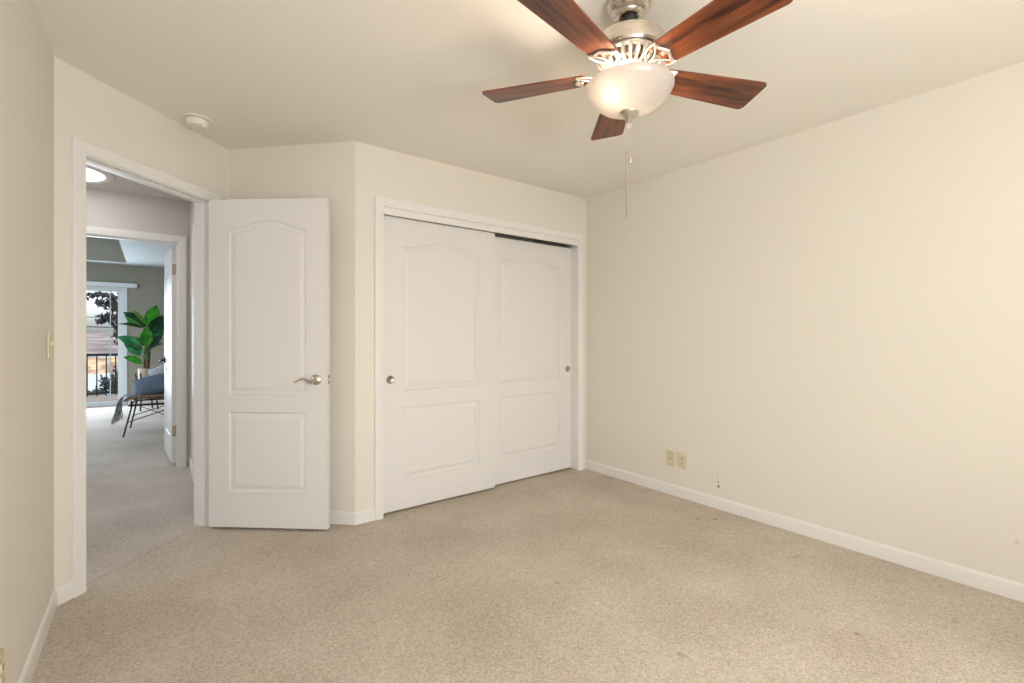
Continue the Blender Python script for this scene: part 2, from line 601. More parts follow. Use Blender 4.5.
# far ceiling with a raised tray
TX1, TY1, TX0, TY0 = -0.33, 10.33, -2.4, 6.2
bm = bmesh.new()
box(bm, FX0, TX0, HY0 + 0.05, FY1, H, H + 0.1)
box(bm, TX1, FX1, HY0 + 0.05, FY1, H, H + 0.1)
box(bm, TX0, TX1, HY0 + 0.05, TY0, H, H + 0.1)
box(bm, TX0, TX1, TY1, FY1, H, H + 0.1)
box(bm, TX0 - 0.1, TX1 + 0.1, TY0 - 0.1, TY1 + 0.1, 2.82, 2.92)
struct('ceiling_far_bedroom', bm, M['far_ceiling'], 'pale ceiling of the far bedroom with a raised tray', 'ceiling')
bm = bmesh.new()
e = 0.012
box(bm, TX0, TX1, TY1 - e, TY1 - 0.0005, H + 0.002, 2.8195)
box(bm, TX0, TX1, TY0 + 0.0005, TY0 + e, H + 0.002, 2.8195)
box(bm, TX0 + 0.0005, TX0 + e, TY0 + e, TY1 - e, H + 0.002, 2.8195)
box(bm, TX1 - e, TX1 - 0.0005, TY0 + e, TY1 - e, H + 0.002, 2.8195)
struct('wall_tray', bm, M['far_wall'], 'grey risers of the tray ceiling in the far bedroom', 'wall')

# ---- bedroom walls
bm = bmesh.new()
box(bm, XR, XR + T, YB - T, YF + 0.75, -0.05, H)
struct('wall_right', bm, M['wall_spots'], 'long bare cream wall with two outlet plates', 'wall')
bm = bmesh.new()
prism(bm, [(XL, YB - T), (XL, C1.y), (XL - T, C1.y - 0.048), (XL - T, YB - T)], -0.05, H)
struct('wall_left', bm, M['wall'], 'cream wall beside the doorway with a light switch', 'wall')
# back wall with a window, behind the camera
WX0, WX1, WZ0, WZ1 = -0.22, 1.72, 0.6, 2.1
bm = bmesh.new()
box(bm, XL - T, WX0, YB - T, YB, -0.05, H)
box(bm, WX1, XR + T, YB - T, YB, -0.05, H)
box(bm, WX0, WX1, YB - T, YB, -0.05, WZ0)
box(bm, WX0, WX1, YB - T, YB, WZ1, H)
struct('wall_back', bm, M['wall'], 'cream wall with the bedroom window', 'wall')
# angled wall with the doorway; local x along the wall, local y into the wall
A45 = frame2(C1, R(45))
bm = bmesh.new()
box(bm, 0, S0 - 0.015, 0, T, -0.05, H, A45)
box(bm, S1 + 0.015, LA, 0, T, -0.05, H, A45)
box(bm, S0 - 0.015, S1 + 0.015, 0, T, DZ + 0.015, H, A45)
struct('wall_angled', bm, M['wall'], 'short angled cream wall around the open doorway', 'wall')
# return wall between the angled wall and the closet wall
Rm = frame2(C2, math.atan2(C3.y - C2.y, C3.x - C2.x))
LR = (C3 - C2).length
bm = bmesh.new()
box(bm, 0, LR, 0.0, T, -0.05, H, Rm)
struct('wall_return', bm, M['wall'], 'narrow cream wall section behind the open door', 'wall')
# closet wall
KX0, KX1, KZ = 1.216, 3.022, 2.055
bm = bmesh.new()
prism(bm, [(C3.x, YF), (KX0 - 0.0045, YF), (KX0 - 0.0045, YF + T), (C3.x + 0.05, YF + T)], -0.05, H)
box(bm, KX1 + 0.0045, XR, YF, YF + T, -0.05, H)
box(bm, KX0 - 0.0045, KX1 + 0.0045, YF, YF + T, KZ + 0.0005, H)
struct('wall_front', bm, M['wall'], 'cream wall around the sliding closet', 'wall')
bm = bmesh.new()
box(bm, 1.0, XR, YF + 0.75, YF + 0.8, -0.05, H)
box(bm, 1.0, 1.045, YF + T, YF + 0.75, -0.05, H)
struct('wall_closet', bm, M['wall'], 'inside walls of the closet', 'wall')

# ---- hall and far bedroom walls
FOX0, FOX1 = -0.60, 0.190                            # far doorway
bm = bmesh.new()
box(bm, HX0, FOX0 - 0.015, HY0, HY1, -0.05, H)
box(bm, FOX1 + 0.015, FX1, HY0, HY1, -0.05, H)
box(bm, FOX0 - 0.015, FOX1 + 0.015, HY0, HY1, DZ + 0.015, H)
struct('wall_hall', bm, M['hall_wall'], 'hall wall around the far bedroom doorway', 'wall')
HD0, HD1 = 3.95, 4.645                               # side door of the hall
bm = bmesh.new()
box(bm, HX1, HX1 + 0.1, HD1 + 0.01, HY0, -0.05, H)
box(bm, HX1, HX1 + 0.1, 3.70, HD0 - 0.01, -0.05, H)
box(bm, HX1, HX1 + 0.1, HD0 - 0.01, HD1 + 0.01, DZ, H)
struct('wall_hall_side', bm, M['hall_wall'], 'side wall of the hall past the doorway', 'wall')
bm = bmesh.new()
box(bm, HX0 - 0.1, HX0, HX0 + k1, HY1, -0.05, H)
q0 = Vector((HX0, HX0 + k1)); q1 = C1 - NR * T
prism(bm, [tuple(q0), tuple(q1), tuple(q1 + NR * 0.05), (HX0, HX0 + k1 - 0.1)], -0.05, H)
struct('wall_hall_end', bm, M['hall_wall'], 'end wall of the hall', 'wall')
GX0, GX1, GZ = -2.15, -0.402, 2.04                   # sliding glass door of the far bedroom
bm = bmesh.new()
box(bm, FX0, GX0, FY1, FY1 + 0.14, -0.05, H)
box(bm, GX1, FX1, FY1, FY1 + 0.14, -0.05, H)
box(bm, GX0, GX1, FY1, FY1 + 0.14, GZ, H)
box(bm, FX0 - 0.12, FX0, HY0, 7.2, -0.05, H)
box(bm, FX0 - 0.12, FX0, 8.8, FY1 + 0.14, -0.05, H)
box(bm, FX0 - 0.12, FX0, 7.2, 8.8, -0.05, 0.9)
box(bm, FX0 - 0.12, FX0, 7.2, 8.8, 2.1, H)
box(bm, FX1, FX1 + 0.12, HY0, FY1 + 0.14, -0.05, H)
struct('wall_far_bedroom', bm, M['far_wall'], 'grey wall around the sliding glass door in the far bedroom', 'wall')


# ---- skirting
def skirting(bm, x0, x1, mat, h=0.081, m0=0.0, m1=0.0):
    """runs along local x, its face towards local -y; m0/m1 lengthen the front edge at the ends (mitres)"""
    prof = [(0, 0), (-0.010, 0), (-0.010, h - 0.016), (-0.0075, h - 0.008), (-0.004, h - 0.002), (0, h)]
    vs = []
    rows = []
    for xe, me_ in ((x0, m0), (x1, m1)):
        rows.append([bm.verts.new((xe + me_ * (-y / 0.010), y, z)) for y, z in prof])
    n = len(prof)
    for i in range(n):
        j = (i + 1) % n
        bm.faces.new((rows[0][i], rows[0][j], rows[1][j], rows[1][i]))
    bm.faces.new(rows[0]); bm.faces.new(rows[1][::-1])
    bmesh.ops.transform(bm, matrix=mat, verts=rows[0] + rows[1])


CW = 0.060
bm = bmesh.new(); skirting(bm, 0, YF - YB, frame2((XR, YF), R(-90)), m0=0.010)
struct('baseboard_right', bm, M['white'], 'white baseboard along the long bare wall', 'baseboard')
bm = bmesh.new(); skirting(bm, 0, C1.y - YB, frame2((XL, YB), R(90)), m1=-0.0042)
struct('baseboard_left', bm, M['white'], 'white baseboard under the light switch wall', 'baseboard')
bm = bmesh.new(); skirting(bm, 0, S0 - 0.005 - CW, A45, m0=0.0042)
struct('baseboard_angled', bm, M['white'], 'short white baseboard between wall corner and doorway', 'baseboard')
bm = bmesh.new(); skirting(bm, 0, LR, Rm, m0=0.010, m1=-0.0042)
struct('baseboard_return', bm, M['white'], 'white baseboard behind the open door', 'baseboard')
bm = bmesh.new(); skirting(bm, C3.x, KX0 - CW + 0.004, frame2((0, YF), 0), m0=-0.0042)
struct('baseboard_front', bm, M['white'], 'short white baseboard left of the closet', 'baseboard')
bm = bmesh.new(); skirting(bm, 0, HY0 - HD1 - 0.07, frame2((HX1, HY0), R(-90)), m0=0.010)
struct('baseboard_hall', bm, M['white'], 'white baseboard in the hall', 'baseboard')
bm = bmesh.new(); skirting(bm, GX1 + 0.07, FX1, frame2((0, FY1), 0))
struct('baseboard_far_bedroom', bm, M['white'], 'white baseboard in the far bedroom', 'baseboard')


# ---- casings
def casing(bm, x0, x1, zt, mat, w=CW, th=0.016, rev=0.005, side=-1):
    prof = [(0, 0), (0, th * 0.55), (0.004, th * 0.72), (w * 0.28, th * 0.72), (w * 0.36, th * 0.88), (w * 0.62, th * 0.95),
            (w * 0.70, th), (w - 0.004, th), (w, th * 0.8), (w, 0)]
    x0 -= rev; x1 += rev; zt += rev
    rows = []
    for k in range(4):
        row = []
        for o_, p in prof:
            x = x0 - o_ if k < 2 else x1 + o_
            z = 0 if k in (0, 3) else zt + o_
            row.append(bm.verts.new((x, side * p, z)))
        rows.append(row)
    n = len(prof)
    for r0, r1 in zip(rows, rows[1:]):
        for i in range(n):
            j = (i + 1) % n
            bm.faces.new((r0[i], r0[j], r1[j], r1[i]))
    bm.faces.new(rows[0]); bm.faces.new(rows[-1][::-1])
    bmesh.ops.transform(bm, matrix=mat, verts=[v for r in rows for v in r])


def jamb(bm, x0, x1, zt, d, mat, stop_y=None, stop_side=1):
    box(bm, x0 - 0.015, x0, 0, d, 0, zt, mat)
    box(bm, x1, x1 + 0.015, 0, d, 0, zt, mat)
    box(bm, x0 - 0.015, x1 + 0.015, 0, d, zt, zt + 0.015, mat)
    if stop_y is not None:
        s0, s1 = stop_y
        box(bm, x0, x0 + 0.01, s0, s1, 0, zt - 0.01, mat)
        box(bm, x1 - 0.01, x1, s0, s1, 0, zt - 0.01, mat)
        box(bm, x0, x1, s0, s1, zt - 0.01, zt, mat)


bm = bmesh.new()
casing(bm, S0, S1, DZ, A45)
casing(bm, S0, S1, DZ, A45 @ Matrix.Translation((0, T, 0)), side=1)
jamb(bm, S0, S1, DZ, T, A45, (0.042, 0.075))
struct('trim_1', bm, M['white'], 'white casing and jamb of the open bedroom doorway', 'door frame')
bm = bmesh.new()
I_ = Matrix.Identity(4)
casing(bm, FOX0, FOX1, DZ, frame2((0, HY0), 0))
casing(bm, FOX0, FOX1, DZ, frame2((0, HY1), 0), side=1)
jamb(bm, FOX0, FOX1, DZ, T, frame2((0, HY0), 0), (0.035, 0.07))
struct('trim_2', bm, M['white'], 'white casing around the far bedroom doorway', 'door frame')
bm = bmesh.new()
Hs = frame2((HX1, 0), R(-90))
casing(bm, -HD1, -HD0, DZ, Hs)
struct('trim_3', bm, M['white'], 'white casing of a side door in the hall', 'door frame')
bm = bmesh.new()
casing(bm, KX0, KX1, KZ, frame2((0, YF), 0), rev=0.0)
box(bm, KX0, KX1, YF + 0.002, YF + 0.02, KZ - 0.047, KZ)
box(bm, KX0 - 0.004, KX0, YF, YF + T, 0, KZ)
box(bm, KX1, KX1 + 0.004, YF, YF + T, 0, KZ)
struct('trim_4', bm, M['white'], 'white casing around the sliding closet doors', 'door frame')
bm = bmesh.new()
box(bm, KX0, KX1, YF + 0.024, YF + 0.030, KZ - 0.03, KZ)
box(bm, KX0, KX1, YF + 0.030, YF + 0.115, KZ - 0.008, KZ)
struct('trim_5', bm, M['black'], 'dark closet door track', 'door track')


# ---- moulded two panel door leaf
def arch(x, x0, x1, rise):
    u = (x - (x0 + x1) / 2) / ((x1 - x0) / 2)
    u = max(-1, min(1, u))
    c = 0.5 * (1 + math.cos(math.pi * u))
    return rise * (c ** 0.85)


def panel_loop(x0, x1, z0, z1, d, rise, n=20):
    pts = [(x0 + d, z0 + d), (x1 - d, z0 + d)]
    for i in range(n + 1):
        x = (x1 - d) + (x0 - x1 + 2 * d) * i / n
        xa = x1 + (x0 - x1) * i / n
        pts.append((x, z1 - d + arch(xa, x0, x1, rise)))
    return pts


def leaf_bm(W, z0, z1, Tk, panels, both=True):
    """x 0..W, y 0..Tk; face at y=0 looks to -y"""
    bm = bmesh.new()
    steps = [(0.0, 0.0), (0.005, -0.0006), (0.011, 0.0085), (0.019, 0.0095), (0.024, 0.0085), (0.042, 0.0020), (0.048, 0.0010)]
    for face, (yb, sg) in enumerate(((0.0, 1), (Tk, -1))):
        edges = []
        c = [bm.verts.new(p) for p in ((0, yb, z0), (W, yb, z0), (W, yb, z1), (0, yb, z1))]
        for i in range(4):
            edges.append(bm.edges.new((c[i], c[(i + 1) % 4])))
        if face == 0:
            c0 = c
        else:
            for i in range(4):
                bm.faces.new((c0[i], c0[(i + 1) % 4], c[(i + 1) % 4], c[i]))
        for (a0, a1, b0, b1, rise) in panels:
            prev = None
            for d, dep in steps:
                loop = [bm.verts.new((x, yb + sg * dep, z)) for x, z in panel_loop(a0, a1, b0, b1, d, rise)]
                n = len(loop)
                if prev is None:
                    for i in range(n):
                        edges.append(bm.edges.new((loop[i], loop[(i + 1) % n])))
                else:
                    for i in range(n):
                        bm.faces.new((prev[i], prev[(i + 1) % n], loop[(i + 1) % n], loop[i]))
                prev = loop
            bm.faces.new(prev)
        bmesh.ops.triangle_fill(bm, use_beauty=True, edges=edges)
    return bm


def lever(parent, x, y, z, side, dirx, mat, name='door_handle'):
    """side -1: stands off towards -y"""
    bm = bmesh.new()
    Mx = Matrix.Rotation(R(90) * (1 if side < 0 else -1), 4, 'X')
    lathe(bm, [(0.0, 0.0), (0.0335, 0.0), (0.0335, 0.004), (0.030, 0.009), (0.020, 0.012), (0.0125, 0.016), (0.011, 0.045), (0.0, 0.047)], 32, (x, y, z), Mx)
    pts = []
    for i in range(15):
        u = i / 14
        pts.append((x + dirx * (0.118 * u), y + side * (0.045 - 0.006 * math.sin(u * 3.1)), z - 0.006 + 0.012 * math.sin((u - 0.25) * 2 * math.pi * 0.85) + 0.0))
    tube(bm, pts, [0.0095 - 0.0045 * (i / 14) for i in range(15)], 10)
    return link(name, bm, mat, parent, True, 50)


def hinge(parent, x, y, z, mat, h=0.09):
    bm = bmesh.new()
    lathe(bm, [(0, -h / 2), (0.006, -h / 2), (0.006, h / 2), (0.0, h / 2 + 0.003)], 16, (x, y, z))
    return bm


# bedroom door: hinged at the right jamb, swung into the room
LW = 0.757
P = C1 + U * (S1 - 0.012) + NR * 0.022
leafang = R(-40.6)
d1 = empty('door_1', (P.x, P.y, 0), leafang)
tag(d1, 'open white two panel door with arched upper panel and lever handle', 'door', kind='structure')
pan = [(0.126, LW - 0.129, 0.232, 0.735, 0.0), (0.126, LW - 0.129, 0.834, 1.862, 0.057)]
bm = leaf_bm(LW, 0.016, 2.045, 0.035, pan)
bmesh.ops.translate(bm, vec=(0.004, -0.041, 0), verts=bm.verts)
lf = link('leaf', bm, M['door'], d1)
lever(lf, LW - 0.067, -0.041, 0.932, -1, -1, M['nickel'])
lever(lf, LW - 0.067, -0.006, 0.932, 1, -1, M['nickel'])
bm = rbox(LW + 0.0035, LW + 0.0055, -0.036, -0.011, 0.905, 0.96, 0.0008)
link('latch_plate', bm, M['dark_nickel'], lf)
bm = rbox(LW + 0.004, LW + 0.012, -0.030, -0.017, 0.924, 0.941, 0.003)
link('latch_bolt', bm, M['bright_nickel'], lf)
for z in (0.36, 1.80):
    bm = hinge(d1, 0, 0, z, None)
    box(bm, 0.0, 0.0035, -0.036, 0.0, z - 0.045, z + 0.045)
    link('hinge', bm, M['brass'], d1, True, 40)

# closet doors
for nm, x0, x1, yy, lab in (('door_2', 1.221, 2.142, YF + 0.034, 'front white sliding closet door with round finger pull near its outer edge'),
                           ('door_3', 2.100, 3.019, YF + 0.078, 'rear white sliding closet door beside the long bare wall')):
    W = x1 - x0
    d = empty(nm, (x0, yy, 0))
    tag(d, lab, 'closet door', kind='structure')
    top = 2.006 if nm == 'door_2' else 1.990
    pl_, pr_ = (0.148, 0.142) if nm == 'door_2' else (0.128, 0.134)
    pan = [(pl_, W - pr_, 0.214, 0.714, 0.0), (pl_, W - pr_, 0.820, 1.815, 0.054)]
    bm = leaf_bm(W, 0.014, top, 0.032, pan)
    lf = link('leaf', bm, M['door'], d)
    px = 0.058 if nm == 'door_2' else W - 0.045
    bm = bmesh.new()
    lathe(bm, [(0.0, 0.001), (0.018, 0.001), (0.0215, 0.003), (0.0245, 0.005), (0.027, 0.004), (0.028, 0.0)], 32,
          (px, -0.0, 0.905), Matrix.Rotation(R(90), 4, 'X'))
    link('finger_pull', bm, M['dark_nickel'], lf, True, 60)

# far bedroom door, swung into that room
d4 = empty('door_4', (FOX1 - 0.004, HY1 + 0.012, 0), R(93.0))
tag(d4, 'white panel door standing open into the far bedroom', 'door', kind='structure')
W4 = 0.775
bm = leaf_bm(W4, 0.016, 2.032, 0.035, [(0.135, W4 - 0.135, 0.243, 0.725, 0.0), (0.135, W4 - 0.135, 0.842, 1.80, 0.055)])
bmesh.ops.translate(bm, vec=(0.004, 0.004, 0), verts=bm.verts)
lf = link('leaf', bm, M['door'], d4)
lever(lf, W4 - 0.065, 0.039, 0.95, 1, -1, M['black_metal'])
lever(lf, W4 - 0.065, 0.004, 0.95, -1, -1, M['black_metal'])
for z in (0.316, 1.82):
    bm = hinge(d4, 0, 0, z, None, 0.10)
    box(bm, 0.001, 0.0038, 0.001, 0.034, z - 0.05, z + 0.05)
    link('hinge', bm, M['brass'], d4, True, 40)
# hall side door, closed
d5 = empty('door_5', (HX1 + 0.02, HD0, 0), R(90))
tag(d5, 'closed white door on the side wall of the hall', 'door', kind='structure')
bm = leaf_bm(HD1 - HD0, 0.012, DZ - 0.002, 0.035, [(0.12, HD1 - HD0 - 0.12, 0.243, 0.725, 0.0), (0.12, HD1 - HD0 - 0.12, 0.842, 1.80, 0.055)])
bmesh.ops.translate(bm, vec=(0, -0.037, 0), verts=bm.verts)
link('leaf', bm, M['door'], d5)

# ---- bedroom window behind the camera
w1 = empty('window_1', (0, YB, 0))
tag(w1, 'white framed bedroom window', 'window', kind='structure')
bm = bmesh.new()
for x0, x1, z0, z1 in ((WX0, WX0 + 0.05, WZ0, WZ1), (WX1 - 0.05, WX1, WZ0, WZ1), (WX0, WX1, WZ0, WZ0 + 0.05), (WX0, WX1, WZ1 - 0.05, WZ1), (0.73, 0.77, WZ0, WZ1)):
    box(bm, x0, x1, -0.10, -0.05, z0, z1)
link('window_frame', bm, M['white'], w1)
bm = bmesh.new(); box(bm, WX0 + 0.04, WX1 - 0.04, -0.079, -0.073, WZ0 + 0.04, WZ1 - 0.04)
link('pane', bm, M['glass'], w1)

# ---- sliding glass door of the far bedroom
w2 = empty('window_2', (0, FY1, 0))
tag(w2, 'white framed sliding glass door onto the deck', 'glass door', kind='structure')
bm = bmesh.new()
box(bm, GX0 - 0.06, GX0, -0.016, 0, 0.0, GZ + 0.06)
box(bm, GX1, GX1 + 0.06, -0.016, 0, 0.0, GZ + 0.06)
box(bm, GX0, GX1, -0.016, 0, GZ, GZ + 0.06)
link('window_casing', bm, M['far_white'], w2)
bm = bmesh.new()
box(bm, GX1 - 0.066, GX1, 0.02, 0.07, 0.0, GZ)
box(bm, GX0, GX0 + 0.09, 0.02, 0.07, 0.0, GZ)
box(bm, GX0 + 0.09, GX1 - 0.066, 0.02, 0.07, 0.0, 0.07)
box(bm, GX0 + 0.09, GX1 - 0.066, 0.02, 0.07, GZ - 0.07, GZ)
box(bm, -1.27, -1.20, 0.02, 0.07, 0.07, GZ - 0.07)
link('window_frame', bm, M['far_white'], w2)
bm = bmesh.new(); box(bm, GX0 + 0.08, GX1 - 0.060, 0.045, 0.051, 0.06, GZ - 0.06)
link('pane', bm, M['glass'], w2)
# slim edge of the half open screen
bm = bmesh.new(); box(bm, -0.580, -0.566, 0.085, 0.10, 0.0, GZ)
link('screen_edge', bm, M['far_white'], w2)
# valence above it
v = rbox(-2.3, -0.205, FY1 - 0.10, FY1 - 0.018, 2.045, 2.118, 0.006)
o = link('blind_valance', v, M['far_white']); tag(o, 'white blind valance above the sliding glass door', 'valance')

# ------------------------------------------------------------------ ceiling fan
FXc, FYc, ZB = 1.4085, 1.1325, 2.170
fan = empty('ceiling_fan', (FXc, FYc, 0))
tag(fan, 'brushed nickel ceiling fan with five walnut blades and a lit alabaster bowl', 'ceiling fan')
bm = bmesh.new()
lathe(bm, [(0.0, H), (0.080, H), (0.082, H - 0.008), (0.080, H - 0.018), (0.073, H - 0.021), (0.073, H - 0.030), (0.064, H - 0.042), (0.050, H - 0.048), (0.047, H - 0.054), (0.038, H - 0.060), (0.034, H - 0.060), (0.031, H - 0.054), (0.0, H - 0.054)], 48)
link('canopy', bm, M['nickel'], fan, True, 35)
bm = bmesh.new()
lathe(bm, [(0.0, H - 0.050), (0.029, H - 0.056), (0.031, H - 0.068), (0.029, H - 0.082), (0.020, H - 0.094), (0.0, H - 0.098)], 32)
link('hanger_ball', bm, M['black'], fan, True, 60)
bm = bmesh.new()
lathe(bm, [(0.0, H - 0.08), (0.011, H - 0.08), (0.011, 2.299), (0.0, 2.299)], 24)
link('downrod', bm, M['nickel'], fan, True, 50)
bm = bmesh.new()
lathe(bm, [(0.0, 2.300), (0.035, 2.300), (0.100, 2.298), (0.118, 2.296), (0.123, 2.293), (0.125, 2.288), (0.125, 2.243), (0.120, 2.236),
           (0.108, 2.235), (0.108, 2.228), (0.100, 2.224), (0.0, 2.224)], 64)
link('motor_housing', bm, M['nickel'], fan, True, 30)
bm = bmesh.new()
lathe(bm, [(0.0, 2.226), (0.092, 2.226), (0.090, 2.200), (0.070, 2.190), (0.052, 2.184), (0.050, 2.168), (0.0, 2.168)], 48)
link('motor_core', bm, M['brass'], fan, True, 30)
bm = bmesh.new()                                     # slotted vent collar
for k in range(26):
    a = 2 * math.pi * k / 26
    c_, s_ = math.cos(a), math.sin(a)
    pts = [(q_ * c_, q_ * s_, z_) for q_, z_ in ((0.104, 2.228), (0.111, 2.216), (0.110, 2.202), (0.100, 2.190), (0.084, 2.183), (0.070, 2.180))]
    tube(bm, pts, [0.0080, 0.0086, 0.0086, 0.0078, 0.0062, 0.0050], 6)
lathe(bm, [(0.100, 2.234), (0.113, 2.232), (0.114, 2.224), (0.104, 2.220)], 48, cap=False)
lathe(bm, [(0.060, 2.186), (0.080, 2.186), (0.080, 2.178), (0.064, 2.170), (0.0, 2.166)], 48, cap=False)
link('vent_collar', bm, M['bright_nickel'], fan, True, 45)
bm = bmesh.new()
lathe(bm, [(0.0, 2.168), (0.056, 2.168), (0.056, 2.158), (0.048, 2.154), (0.048, 2.142), (0.052, 2.138), (0.05, 2.126), (0.0, 2.126)], 48)
link('switch_housing', bm, M['nickel'], fan, True, 30)
# bowl, open at the top, with thickness
bm = bmesh.new()
outer = [(0.1575, 2.126), (0.1605, 2.122), (0.160, 2.115), (0.154, 2.102), (0.144, 2.090), (0.135, 2.079), (0.123, 2.065), (0.105, 2.051), (0.081, 2.040), (0.052, 2.032), (0.020, 2.027), (0.0, 2.027)]
inner = [(0.0, 2.031), (0.020, 2.031), (0.051, 2.036), (0.079, 2.044), (0.102, 2.055), (0.119, 2.068), (0.131, 2.081), (0.140, 2.092), (0.150, 2.104), (0.155, 2.116), (0.155, 2.122), (0.1575, 2.126)]
lathe(bm, outer + inner[1:-1] + [(0.1575, 2.126)], 64, cap=False)
bmesh.ops.remove_doubles(bm, verts=bm.verts, dist=1e-5)
link('lamp_shade', bm, M['alabaster'], fan, True)
bm = bmesh.new()
lathe(bm, [(0.0, 2.034), (0.032, 2.031), (0.037, 2.026), (0.034, 2.020), (0.020, 2.008), (0.010, 1.996), (0.006, 1.990), (0.0, 1.989)], 32)
tube(bm, [(0, 0, 2.126), (0, 0, 2.03)], 0.004, 8)
link('finial', bm, M['nickel'], fan, True, 45)
bm = bmesh.new()
ring = [(0.008 * math.cos(t), 0.0, 1.978 + 0.011 * math.sin(t)) for t in [2 * math.pi * i / 16 for i in range(16)]]
tube(bm, ring, 0.0022, 6, closed=True)
link('finial_loop', bm, M['bright_nickel'], fan, True)
# bulbs (two sockets under the hub)
BULBS = []
for ang in (R(183), R(3)):
    bx, by = 0.080 * math.cos(ang), 0.072 * math.sin(ang)
    bm = bmesh.new()
    lathe(bm, [(0.0, 2.070), (0.012, 2.072), (0.022, 2.082), (0.024, 2.094), (0.016, 2.108), (0.012, 2.114), (0.0, 2.114)], 20, (bx, by, 0))
    bo = link('bulb', bm, M['bulb'] if not BULBS else M['white_plastic'], fan, True)
    bm = bmesh.new()
    tube(bm, [(0.03 * math.cos(ang), 0.03 * math.sin(ang), 2.135), (bx, by, 2.132), (bx, by, 2.112)], 0.011, 10)
    link('socket', bm, M['white_plastic'], bo, True, 50)
    BULBS.append((bx, by))
# pull chains
for (cx_, cy2, z0, z1, z2, nm) in ((-0.0074, 0.0056, 1.99, 1.886, 1.638, 'rod'), (0.0045, -0.0036, 1.968, 1.862, 1.845, 'bob')):
    bm = bmesh.new()
    tube(bm, [(cx_, cy2, 2.02 if nm == 'rod' else z0), (cx_, cy2, z1)], 0.0006, 6)
    n = int((z0 - z1) / 0.006)
    for i in range(n):
        bmesh.ops.create_icosphere(bm, subdivisions=1, radius=0.0010, matrix=Matrix.Translation((cx_, cy2, z0 - i * 0.006)))
    ch = link('pull_chain', bm, M['nickel'], fan, True)
    bm = bmesh.new()
    if nm == 'rod':
        lathe(bm, [(0.0, z1), (0.0028, z1 - 0.002), (0.003, z1 - 0.014), (0.0021, z1 - 0.02), (0.0021, z2 + 0.006), (0.0026, z2 + 0.004), (0.002, z2), (0, z2)], 12, (cx_, cy2, 0))
        link('pull_rod', bm, M['dark_nickel'], ch, True, 50)
    else:
        lathe(bm, [(0.0, z1 + 0.004), (0.002, z1), (0.0045, z1 - 0.012), (0.003, z2 - 0.003), (0.0, z2 - 0.004)], 12, (cx_, cy2, 0))
        link('pull_bob', bm, M['bright_nickel'], ch, True, 60)


# blades
def blade_outline():
    r0, r1, w0, w1 = 0.145, 0.5615, 0.112, 0.156
    pts = []
    def corner(cx_, cy2, r, a0, a1, n=6):
        for i in range(n + 1):
            a = R(a0 + (a1 - a0) * i / n)
            pts.append((cx_ + r * math.cos(a), cy2 + r * math.sin(a)))
    rr = 0.020
    corner(r1 - rr, w1 / 2 - rr, rr, 0, 90)[0] if False else None
    for (cx_, cy2, a0, a1, r) in ((r1 - rr, w1 / 2 - rr, 0, 90, rr), (r0 + 0.012, w0 / 2 - 0.012, 95, 180, 0.012),
                                  (r0 + 0.012, -w0 / 2 + 0.012, 180, 265, 0.012), (r1 - rr, -w1 / 2 + rr, 270, 360, rr)):
        for i in range(7):
            a = R(a0 + (a1 - a0) * i / 6)
            pts.append((cx_ + r * math.cos(a), cy2 + r * math.sin(a)))
    return pts


def make_blade():
    bm = bmesh.new()
    prism(bm, blade_outline(), 0, 0.006)
    bl = link('blade', bm, M['blade'], fan)
    # pierced leaf bracket under the blade root
    bm = bmesh.new()
    z = -0.004
    def curve(pts, r=0.0042, closed=False, n=8, sub=6):
        # Catmull-Rom through the control points
        P_ = [Vector((p[0] * 0.92, p[1], p[2] if len(p) > 2 else z)) for p in pts]
        out = []
        for i in range(len(P_) - 1):
            p0 = P_[max(i - 1, 0)]; p1 = P_[i]; p2 = P_[i + 1]; p3 = P_[min(i + 2, len(P_) - 1)]
            for s in range(sub):
                t = s / sub
                out.append(0.5 * ((2 * p1) + (p2 - p0) * t + (2 * p0 - 5 * p1 + 4 * p2 - p3) * t * t + (3 * p1 - p0 - 3 * p2 + p3) * t ** 3))
        out.append(P_[-1])
        tube(bm, out, r, n)
    for s in (1, -1):
        curve([(0.104, 0.0), (0.120, s * 0.022), (0.140, s * 0.043), (0.165, s * 0.054), (0.190, s * 0.057)])
        curve([(0.104, 0.0), (0.134, s * 0.004), (0.160, s * 0.018), (0.178, s * 0.038), (0.190, s * 0.057)], 0.0036)
        curve([(0.190, s * 0.057), (0.186, s * 0.040), (0.196, s * 0.020), (0.206, 0.0)], 0.0052)
        curve([(0.085, s * 0.012, 0.0), (0.096, s * 0.006), (0.110, 0.0)], 0.005)
    # arm from the hub
    tube(bm, [(0.050, 0, 0.006), (0.075, 0, 0.002), (0.098, 0, -0.003), (0.118, 0, -0.004)], [0.010, 0.009, 0.008, 0.005], 10)
    # thin plate the blade is screwed to
    prism(bm, [(0.160, -0.006), (0.182, -0.010), (0.182, 0.010), (0.160, 0.006)], -0.0035, -0.0005)
    for (sx, sy2) in ((0.165, 0.0), (0.173, 0.040), (0.173, -0.040)):
        lathe(bm, [(0.0, -0.009), (0.004, -0.008), (0.005, -0.004), (0.005, 0.0)], 10, (sx, sy2, 0))
    link('blade_bracket', bm, M['bright_nickel'], bl, True, 50)
    return bl


